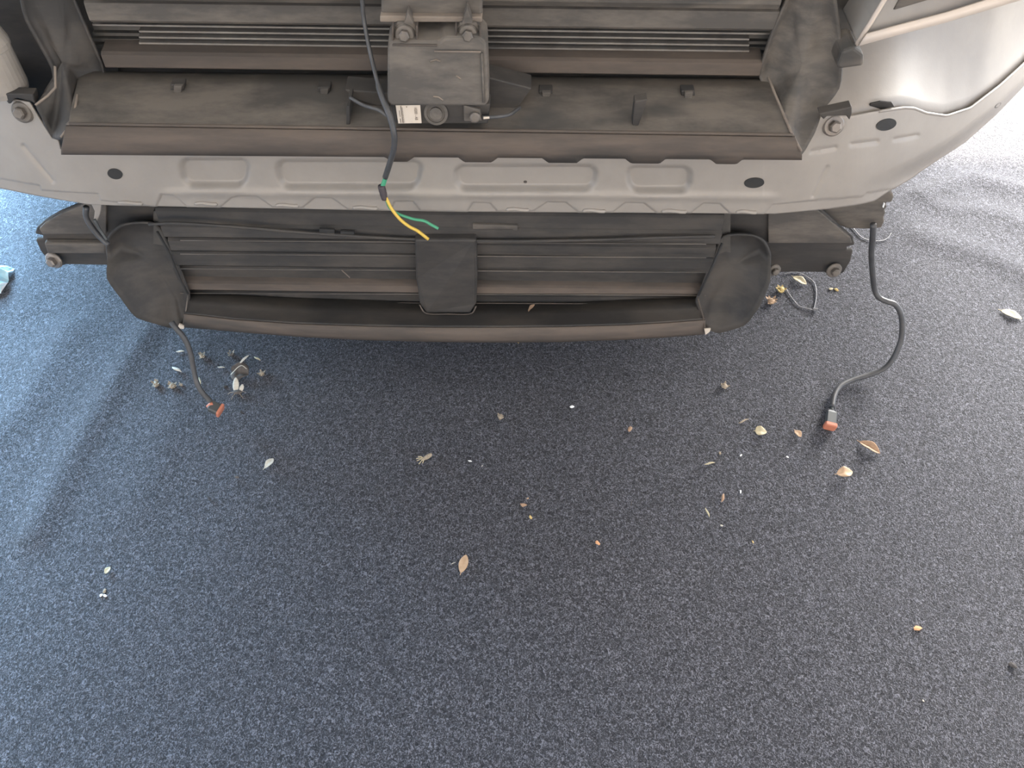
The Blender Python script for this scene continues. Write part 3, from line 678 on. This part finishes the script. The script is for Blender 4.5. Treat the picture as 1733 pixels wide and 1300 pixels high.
for s in (-1, 1):
    ys = frange(2.0, 6.2, 40)
    def zlow(y):
        for wy in (2.6, 5.3):
            if abs(y - wy) < 0.46: return 0.24 + math.sqrt(0.46 ** 2 - (y - wy) ** 2)
        return 0.24
    def hw(y): return interp([(2.0, 1.48), (2.6, 1.49), (5.2, 1.48), (6.2, 1.40)], y)
    cs = [[Vector((XC + s * (hw(y) - 0.03), y, zlow(y))) for y in ys], [Vector((XC + s * hw(y), y, max(zlow(y), 0.68) + 0.01)) for y in ys], [Vector((XC + s * (hw(y) - 0.01), y, 0.90)) for y in ys], [Vector((XC + s * (hw(y) - 0.10), y, 1.08)) for y in ys]]
    loft('side_panel', cs, M['silver'], car, 0.006)
    cs = [[Vector((XC + s * 1.38, y, 1.08)) for y in frange(2.5, 6.0, 12)], [Vector((XC + s * 1.08, min(max(y, 3.2), 5.4), 1.66)) for y in frange(2.5, 6.0, 12)]]
    loft('side_glass', cs, M['glass'], car, 0.005)
    # wing (fender) from the front panel's end back to the side panel
    if s > 0:
        A = [panel_pt(1800, lerp(interp(BOT, 1800), interp(TOP, 1800), t)) for t in (0, .33, .66, 1)]
    else:
        A = [panel_pt(-230, lerp(interp(BOT, -230), interp(TOP, -230), t)) for t in (0, .33, .66, 1)]
    A += [A[-1] + Vector((0, 0.02, .15)), A[-1] + Vector((-s * .03, 0.05, .30)), Vector((XC + s * 1.36, 1.55, 1.01))]
    B = [Vector((XC + s * x, y, z)) for x, y, z in ((1.46, 2.0, .24), (1.48, 2.0, .45), (1.48, 2.0, .6), (1.48, 2.0, .70), (1.47, 2.0, .90), (1.42, 2.0, 1.04), (1.38, 2.0, 1.08))]
    Cm = [lerp(a, b, .5) + Vector((s * .03, -.03, 0)) for a, b in zip(A, B)]
    loft('wing_shell', [A, Cm, B], M['silver'], car, 0.004)
    for wy in (2.6, 5.3):
        prof = [(0.22, -.10), (0.34, -.11), (0.375, -.08), (0.38, 0), (0.375, .08), (0.34, .11), (0.22, .10)]
        ty = lathe('wheel', (XC + s * 1.30, wy, 0.382), (1, 0, 0), prof, M['tyre'], car, 40)
link('underbody', [(XC - .9, 1.4, .2), (XC + .9, 1.4, .2), (XC + .95, 6.1, .24), (XC - .95, 6.1, .24)], [(0, 1, 2, 3)], M['plastic_dark'], car, solid=0.02)
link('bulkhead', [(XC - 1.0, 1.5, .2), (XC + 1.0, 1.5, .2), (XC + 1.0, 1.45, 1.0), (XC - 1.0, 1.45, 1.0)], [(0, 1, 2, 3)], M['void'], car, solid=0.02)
# dark inner wings closing the gaps beside the radiator
prism('inner_wing', [on_y(x, y, 1.285) for x, y in [(-24, -130), (200, -130), (200, 160), (110, 190), (60, 190), (-24, 150)]], (0, 0.01, 0), M['plastic_dark'], car)
prism('inner_wing', [on_y(x, y, 1.34) for x, y in [(1290, -130), (1500, -130), (1500, 120), (1440, 160), (1380, 200), (1290, 190)]], (0, 0.01, 0), M['plastic_dark'], car)

# ================================================================== LITTER ON THE CARPET
def local(px, py): 
    p = ground(px, py, 0.0); return p
def leaf(name, px_a, px_b, wpx, material, label, cat='leaf', curl=0.25, lift=0.004, fold=0.25, stem=True, base=None, skew=0.0, tilt=0.0, group=None):
    """one leaf from tip a to tip b (photo positions on the floor), width in photo pixels"""
    if base is None: A, B = ground(*px_a), ground(*px_b)
    else: A, B = base(*px_a), base(*px_b)
    O = (A + B) / 2; ax = (B - A); Ln = ax.length; ax.normalize()
    sd_ = Vector((-ax.y, ax.x, 0)).normalized(); up = ax.cross(sd_)
    if up.z < 0: up = -up
    W = wpx * (Vector(O) - CAM).length / FPX
    nu, nv = 12, 9; v = []
    for i in range(nu):
        t = i / (nu - 1); wd = W * 0.5 * (math.sin(math.pi * t ** (1 + skew)) ** 0.75 + 0.03)
        for j in range(nv):
            s = (j / (nv - 1)) * 2 - 1
            z = lift + curl * Ln * (0.5 - abs(t - .5)) ** 2 * 0.9 + abs(s) * fold * wd + 0.04 * wd * math.sin(9 * t + 3 * s) + tilt * s * wd
            v.append(A + ax * (Ln * t) + sd_ * (s * wd) + up * z)
    root = link(name, v, grid_faces(nv, nu), material, None, origin=O, smooth_=True, solid=0.0006)
    tag(root, label, cat, group)
    mid = [A + ax * (Ln * t) + up * (lift + curl * Ln * (0.5 - abs(t - .5)) ** 2 * 0.9 + 0.0006) for t in (-0.12 if stem else 0.03, 0.0, .2, .4, .6, .8, .95)]
    vv, ff = tube_geo(mid, [0.0008, .0008, .0007, .0006, .0005, .0004, .0003], 6)
    m_ = link('midrib', vv, ff, material, root, origin=O)
    return root
random.seed(4)
leaf('leaf', (780, 971), (789, 940), 15, M['tan'], 'smooth tan oval leaf lying alone nearest the camera', curl=.1, fold=.12)
leaf('leaf', (1453, 749), (1488, 769), 15, M['brown'], 'large brown leaf folded along its middle, right of the orange tipped connector', curl=.3, fold=.6)
leaf('leaf', (1413, 806), (1440, 802), 17, M['tan'], 'pale tan leaf tilted up with a dark shadow, below the folded brown leaf', curl=.5, lift=.010, fold=.3)
leaf('leaf', (1277, 731), (1297, 733), 17, M['cream'], 'cream heart shaped leaf left of the right-hand connector', curl=.4, lift=.004, skew=-.35)
leaf('leaf', (1344, 730), (1355, 741), 10, M['tan'], 'small curled tan leaf between the cream heart-shaped leaf and the right-hand connector', curl=.6)
leaf('leaf', (1341, 470), (1364, 483), 13, M['cream'], 'cream leaf lying inside the open tie loop', curl=.3)
leaf('leaf', (1692, 527), (1728, 541), 13, M['cream'], 'long cream leaf alone at the right edge of the carpet', curl=.15, fold=.2)
leaf('leaf', (448, 795), (464, 778), 11, M['pale'], 'white petal-like leaf standing clear on the left part of the carpet', curl=.35, lift=.005, skew=.3)
leaf('seed', (179, 972), (188, 961), 8, M['cream'], 'small pale seed husk low on the left, above two white crumbs', 'seed', curl=.4, stem=False)
def tray_base(x, y): return on_y(x, y, 1.082) + Vector((0, -0.004, 0.004))
leaf('leaf', (896, 528), (908, 516), 9, M['brown'], 'little brown leaf resting on the lower duct tray of the car', curl=.3, base=tray_base, stem=False)

def bud(name, px, py, rpx, material, label, seed, cat='seed pod', petals=6, lift=0.4, flat=0.8):
    random.seed(seed); O = ground(px, py); r = rpx * (O - CAM).length / FPX
    v, f = [], []
    bm = bmesh.new(); bmesh.ops.create_icosphere(bm, subdivisions=2, radius=1.0)
    idx = {}
    for q in bm.verts:
        c = q.co; k = 0.62 * (1 + 0.35 * noise.noise(c * 1.7 + Vector((seed, 0, 0))))
        idx[q] = len(v); v.append(O + Vector((c.x * r * k, c.y * r * k, max(c.z * r * k * flat, -0.3 * r) + r * 0.42)))
    for fc_ in bm.faces: f.append(tuple(idx[q] for q in fc_.verts))
    bm.free()
    root = link(name, v, f, material, None, origin=O, smooth_=True); tag(root, label, cat)
    pv, pf = [], []
    for k in range(petals):
        a = 2 * math.pi * k / petals + random.uniform(-.4, .4); d = Vector((math.cos(a), math.sin(a), random.uniform(0.1, .9))).normalized()
        s = d.cross(Vector((0, 0, 1))).normalized(); L_ = r * random.uniform(0.75, 1.15)
        b0 = O + Vector((0, 0, r * .4)) + d * r * 0.35; n = len(pv)
        pv += [b0 - s * r * .16, b0 + s * r * .16, b0 + d * L_ * .5 + s * r * .2, b0 + d * L_ * .5 - s * r * .2, b0 + d * L_ * .8 + Vector((0, 0, r * .1))]
        pf += [(n, n + 1, n + 2, n + 3), (n + 3, n + 2, n + 4)]
    link('petal_fringe', pv, pf, M['bud'] if material is M['greyleaf'] or material is M['bud'] else material, root, origin=O, solid=0.0005)
    return root
bud('seed_pod', 343, 604, 7, M['bud'], 'dry brown bud just right of the upper left-hand cable', 1)
bud('seed_pod', 393, 601, 7, M['greyleaf'], 'dark grey bud above the crumpled leaf, left of the short straw sliver', 2)
bud('seed_pod', 265, 652, 8, M['bud'], 'leftmost dry bud of the litter near the left-hand cable', 3)
bud('seed_pod', 293, 655, 8, M['bud'], 'dry bud second from the left, between the leftmost bud and the cable', 4)
bud('seed_pod', 307, 652, 4, M['bud'], 'tiny bud touching the second bud, left of the cable', 5, petals=3)
bud('seed_pod', 444, 634, 7, M['bud'], 'round dry bud right of the crumpled dark leaf', 6)
bud('seed_pod', 1225, 655, 8, M['bud'], 'lone brown bud right of centre, under the right end of the lower duct', 7, petals=4)
bud('seed_pod', 847, 707, 8, M['bud'], 'lone tan husk in mid carpet, below the middle of the lower duct', 8, petals=3)
bud('flower', 1321, 493, 9, M['yellowbud'], 'dried yellow flower beside the end of the open tie loop', 9, 'flower', 7)
bud('flower', 1304, 512, 9, M['tan'], 'spidery tan dried flower below the yellow one', 10, 'flower', 7)

def sliver(name, a, b, wpx, material, label, cat='twig', bend=0.03, lift=0.003):
    A, B = ground(*a), ground(*b); O = (A + B) / 2; L_ = (B - A).length
    r = wpx * .38 * (O - CAM).length / FPX
    up = Vector((0, 0, 1)); sdv = (B - A).cross(up).normalized()
    P = [lerp(A, B, t) + up * (lift + r + bend * L_ * math.sin(math.pi * t)) + sdv * (0.03 * L_ * math.sin(2.2 * math.pi * t)) for t in (0, .15, .3, .5, .7, .85, 1)]
    v, f = tube_geo(P, [r * .25, r * .7, r * .95, r * 1.15, r * .95, r * .6, r * .2], 7)
    o = link(name, v, f, material, None, origin=O, smooth_=True); return tag(o, label, cat)
sliver('twig', (431, 606), (442, 612), 4, M['cream'], 'short straw sliver at the upper right of the left-hand litter')
sliver('twig', (293, 624), (309, 632), 6, M['pale'], 'pale splinter left of the left-hand cable, above the buds')
sliver('twig', (369, 623), (382, 624), 3, M['pale'], 'thin pale splinter between the left-hand cable and the crumpled leaf')
sliver('twig', (338, 640), (341, 652), 3, M['cream'], 'tiny pale stalk touching the right side of the left-hand cable')
sliver('twig', (299, 597), (313, 596), 4, M['pale'], 'pale flake half hidden left of the upper left-hand cable', lift=.002)
sliver('twig', (1249, 718), (1266, 711), 4, M['bud'], 'grey-brown stick pointing at the cream heart-shaped leaf')
sliver('twig', (1191, 788), (1209, 785), 4, M['cream'], 'lying stick below the grey-brown stick, right of centre', lift=.004)
sliver('twig', (1224, 838), (1220, 852), 6, M['brown'], 'red-brown upright splinter right of centre')
sliver('twig', (1193, 861), (1200, 877), 3.5, M['cream'], 'thin cream splinter below left of the red-brown one')
sliver('twig', (350, 839), (358, 850), 4, M['darkbit'], 'small dark twig on the left carpet, lower of two dark bits')
sliver('twig', (398, 808), (406, 811), 5, M['greyleaf'], 'small dark bit left of the white petal-like leaf')
sliver('thread', (763, 956), (771, 953), 1.6, M['pale'], 'short pale thread just left of the smooth tan oval leaf', 'thread')
sliver('thread', (1067, 858), (1070, 846), 1.2, M['greyleaf'], 'hair-thin grey thread right of centre on the carpet', 'thread')
sliver('scrap', (792, 781), (799, 783), 3, M['white'], 'tiny white hooked scrap right of the dried blossom twig', 'scrap')
sliver('pellet', (964, 690), (972, 690), 6, M['white'], 'white pellet in the middle of the carpet, below the lower duct', 'pellet', lift=0.001, bend=0)

def crumb(name, px, py, rpx, material, label, seed, cat='crumb'):
    O = ground(px, py); r = rpx * (O - CAM).length / FPX
    bm = bmesh.new(); bmesh.ops.create_icosphere(bm, subdivisions=1, radius=1.0)
    a = seed * 1.9; ca, sa = math.cos(a), math.sin(a); v = []
    for q in bm.verts:
        k = 1 + .75 * noise.noise(q.co * 1.8 + Vector((seed * 3.1, 1.7, 0)))
        x, y, z = q.co.x * 1.25 * k * r, q.co.y * .75 * k * r, (q.co.z * .5 * k + .45) * r
        v.append(O + Vector((x * ca - y * sa, x * sa + y * ca, z)))
    f = [tuple(q.index for q in fc_.verts) for fc_ in bm.faces]; bm.free()
    o = link(name, v, f, material, None, origin=O); return tag(o, label, cat)
CR = [
    (886, 856, 4.5, 'brown', 'small brown flake in mid carpet, above the yellowish crumb'),
    (898, 876, 3, 'yellowbud', 'yellowish crumb below the small brown flake in mid carpet'),
    (893, 844, 2, 'tan', 'tiny tan speck above the small brown flake in mid carpet'),
    (1011, 919, 4, 'orangebit', 'orange-tan crumb between the smooth oval leaf and the right-hand slivers'),
    (1066, 727, 5, 'brown', 'faint brown flake right of the white pellet'),
    (1552, 1064, 5, 'orangebit', 'orange crumb alone low on the right of the carpet'),
    (1562, 1186, 2.5, 'pale', 'pale speck low on the right, below the orange crumb'),
    (1254, 771, 2.5, 'white', 'white speck left of the cream heart-shaped leaf\'s lower side'),
    (1332, 774, 2.5, 'white', 'white speck below the small curled tan leaf'),
    (1253, 833, 3, 'white', 'white speck right of the red-brown splinter'),
    (1221, 890, 3, 'pale', 'pale speck lowest of the right-hand slivers'),
    (1274, 918, 2, 'yellowbud', 'dull yellow speck below right of the thin cream splinter'),
    (172, 1008, 3.2, 'white', 'left one of two white crumbs low on the left'),
    (178, 1009, 3.4, 'white', 'right one of two white crumbs low on the left'),
    (177, 1001, 3, 'bud', 'brown crumb just above the two white crumbs'),
    (381, 655, 4, 'darkbit', 'dark crumb left of the two standing pale wings'),
    (408, 697, 3.5, 'darkbit', 'dark crumb below the two standing pale wings'),
    (816, 789, 2, 'pale', 'pale speck right of the tiny white hooked scrap'),
    (1711, 1126, 5, 'darkbit', 'dark lump of fluff near the lower right edge'),
    (1218, 768, 3, 'bud', 'tan bit above the lying stick'),
    (1406, 490, 3, 'cream', 'cream speck right of the open tie loop'),
    (1415, 491, 3, 'yellowbud', 'yellow speck beside the cream speck, right of the open tie loop'),
    (878, 579, 3, 'yellowbud', 'greenish yellow crumb by the lower lip of the car'),
]
for i, (x, y, r, m, lab) in enumerate(CR): crumb('crumb', x, y, r * (0.78 if m in ('white', 'pale') else 1.0), M[m], lab, i)

# crumpled dark leaf with pale rolled edges
def crumpled_leaf():
    O = ground(408, 634); s = (O - CAM).length / FPX
    v = []; nu, nv = 14, 12
    for i in range(nu):
        for j in range(nv):
            u, t = i / (nu - 1) * 2 - 1, j / (nv - 1) * 2 - 1
            wd = math.sqrt(max(0, 1 - u * u * .85))
            x = u * 14 * s; y = t * wd * 15 * s + 2 * s * math.sin(3 * u)
            z = 0.004 + (0.016 * (t * .5 + .5) ** 1.5 * wd + 0.007 * noise.noise(Vector((u * 1.9, t * 1.9, 3.3))) + 0.006 * abs(math.sin(2.4 * t + u)))
            v.append(O + Vector((x, y * 0.9, max(z, 0.001))))
    root = link('crumpled_leaf', v, grid_faces(nv, nu), M['greyleaf'], None, origin=O, smooth_=True, solid=0.0008)
    tag(root, 'dark crumpled leaf with pale rolled edges right of the left-hand cable', 'leaf')
    P = [O + Vector((x * s, y * s, z)) for x, y, z in ((-13, -6, .012), (-6, -1, .02), (0, 3, .026), (6, 5, .027), (12, 2, .02))]
    link('rolled_edge', *tube_geo(catmull(P, 4), 0.0009, 6), M['pale'], root, origin=O)
    P = [O + Vector((x * s, y * s, z)) for x, y, z in ((-2, 9, .02), (4, 15, .027), (9, 20, .03), (13, 24, .03))]
    v, f = tube_geo(catmull(P, 4), [.0008 + .0022 * math.sin(math.pi * k / 12) if k < 12 else .0006 for k in range(13)], 6)
    link('rolled_edge', v, f, M['pale'], root, origin=O)
crumpled_leaf()
def winged():
    O = ground(403, 666); s = (O - CAM).length / FPX
    random.seed(8)
    bm = bmesh.new(); bmesh.ops.create_icosphere(bm, subdivisions=2, radius=1)
    v = [O + Vector((q.co.x * 8 * s, q.co.y * 4 * s, q.co.z * 3 * s + 4 * s)) * 1.0 for q in bm.verts]
    f = [tuple(q.index for q in c.verts) for c in bm.faces]; bm.free()
    root = link('winged_seed', v, f, M['greyleaf'], None, origin=O, smooth_=True)
    tag(root, 'dried bit with two upright pale wings, below the crumpled leaf', 'seed')
    for (bx, tx, ty, wd) in ((-3, -2, 26, 5.0), (5, 8, 13, 3.6)):
        v = []
        for i in range(8):
            t = i / 7; w_ = wd * (math.sin(math.pi * (0.12 + .86 * t)) ** .6)
            c = O + Vector((lerp(bx, tx, t) * s, (2 + ty * .62 * t) * s, (5 + ty * .55 * t) * s))
            for j in range(5): v.append(c + Vector(((j / 2 - 1) * w_ * s, 0, abs(j / 2 - 1) * -1.0 * s)))
        link('wing', v, grid_faces(5, 8), M['pale'], root, origin=O, smooth_=True, solid=0.0005)
    for (x, y) in ((-16, -2), (-8, -12), (9, -8), (12, 2)):
        link('leg', *tube_geo([O + Vector((x * .4 * s, y * .3 * s, 4 * s)), O + Vector((x * .7 * s, y * .7 * s, 4.5 * s)), O + Vector((x * s, y * s, .5 * s))], 0.0007, 5), M['bud'], root, origin=O)
winged()
def blossom():
    O = ground(720, 778); s = (O - CAM).length / FPX
    v, f = tube_geo(catmull([O + Vector((-6 * s, -2 * s, .004)), O + Vector((2 * s, 1 * s, .008)), O + Vector((11 * s, 6 * s, .012))], 4), [.003, .0035, .004, .0045, .005, .0052, .005, .0045, .003], 8)
    root = link('blossom_twig', v, f, M['bud'], None, origin=O, smooth_=True)
    tag(root, 'dried blossom with trailing pale stamens left of the carpet middle', 'flower')
    for (x, y, z) in ((-15, 0, .004), (-14, -4, .003), (-10, -10, .003), (-12, 3, .007), (-4, -8, .003)):
        link('stamen', *tube_geo(catmull([O + Vector((-2 * s, 0, .006)), O + Vector((x * .6 * s, y * .5 * s, z + .003)), O + Vector((x * s, y * s, z))], 3), 0.0010, 5), M['cream'], root, origin=O)
blossom()

# wire loop and zip tie on the carpet
def lie(name, pts, r, material, label, cat, lift=0.003, lifts=None):
    P = [ground(x, y, lift if lifts is None else lifts[i]) for i, (x, y) in enumerate(pts)]
    O = P[len(P) // 2]
    v, f = tube_geo(catmull(P, 6), r, 8)
    o = link(name, v, f, material, None, origin=O, smooth_=True); return tag(o, label, cat)
lp = lie('cable_tie', [(1326, 464), (1340, 461), (1352, 462), (1366, 469), (1377, 478), (1381, 490), (1381, 505), (1378, 521), (1379, 525), (1366, 522), (1352, 518), (1342, 507), (1334, 496), (1331, 490)], 0.0015, M['tie'], 'thin grey plastic tie bent into an open loop right of the lower duct', 'cable tie')
P0 = ground(1379, 524, .004)
c = link('tie_head', *tube_geo([P0 + Vector((-.004, .002, 0)), P0 + Vector((.007, -.001, .002))], 0.0034, 6), M['tie'], lp, origin=lp.location.copy())
lie('cable_tie', [(1440, 382), (1447, 390), (1456, 400), (1468, 406), (1482, 408), (1495, 407), (1503, 402), (1508, 395)], 0.0014, M['tie'], 'thin grey plastic tie curved behind the right-hand cable', 'cable tie')

# crumpled blue wrapper at the left edge
def wrapper():
    O = ground(-14, 484); v = []; nu, nv = 16, 12
    for i in range(nu):
        for j in range(nv):
            u, t = i / (nu - 1) * 2 - 1, j / (nv - 1) * 2 - 1
            z = 0.018 + 0.045 * (1 - u * u) * (1 - t * t * .6) + 0.02 * noise.noise(Vector((u * 2.3, t * 2.3, 7.7)))
            v.append(O + Vector((u * 0.042, t * 0.045 + 0.012, max(z - .012, .002))))
    o = link('wrapper', v, grid_faces(nv, nu), M['blue'], None, origin=O, smooth_=False, solid=0.0008)
    tag(o, 'crumpled pale blue and white plastic wrapper at the left edge', 'wrapper')
    v = [O + Vector(p) for p in ((0.03, -.03, .02), (0.043, -.012, .026), (0.046, .004, .01), (0.034, -.036, .004))]
    link('torn_corner', v, [(0, 1, 2, 3)], M['white'], o, origin=O, solid=0.0006)
wrapper()
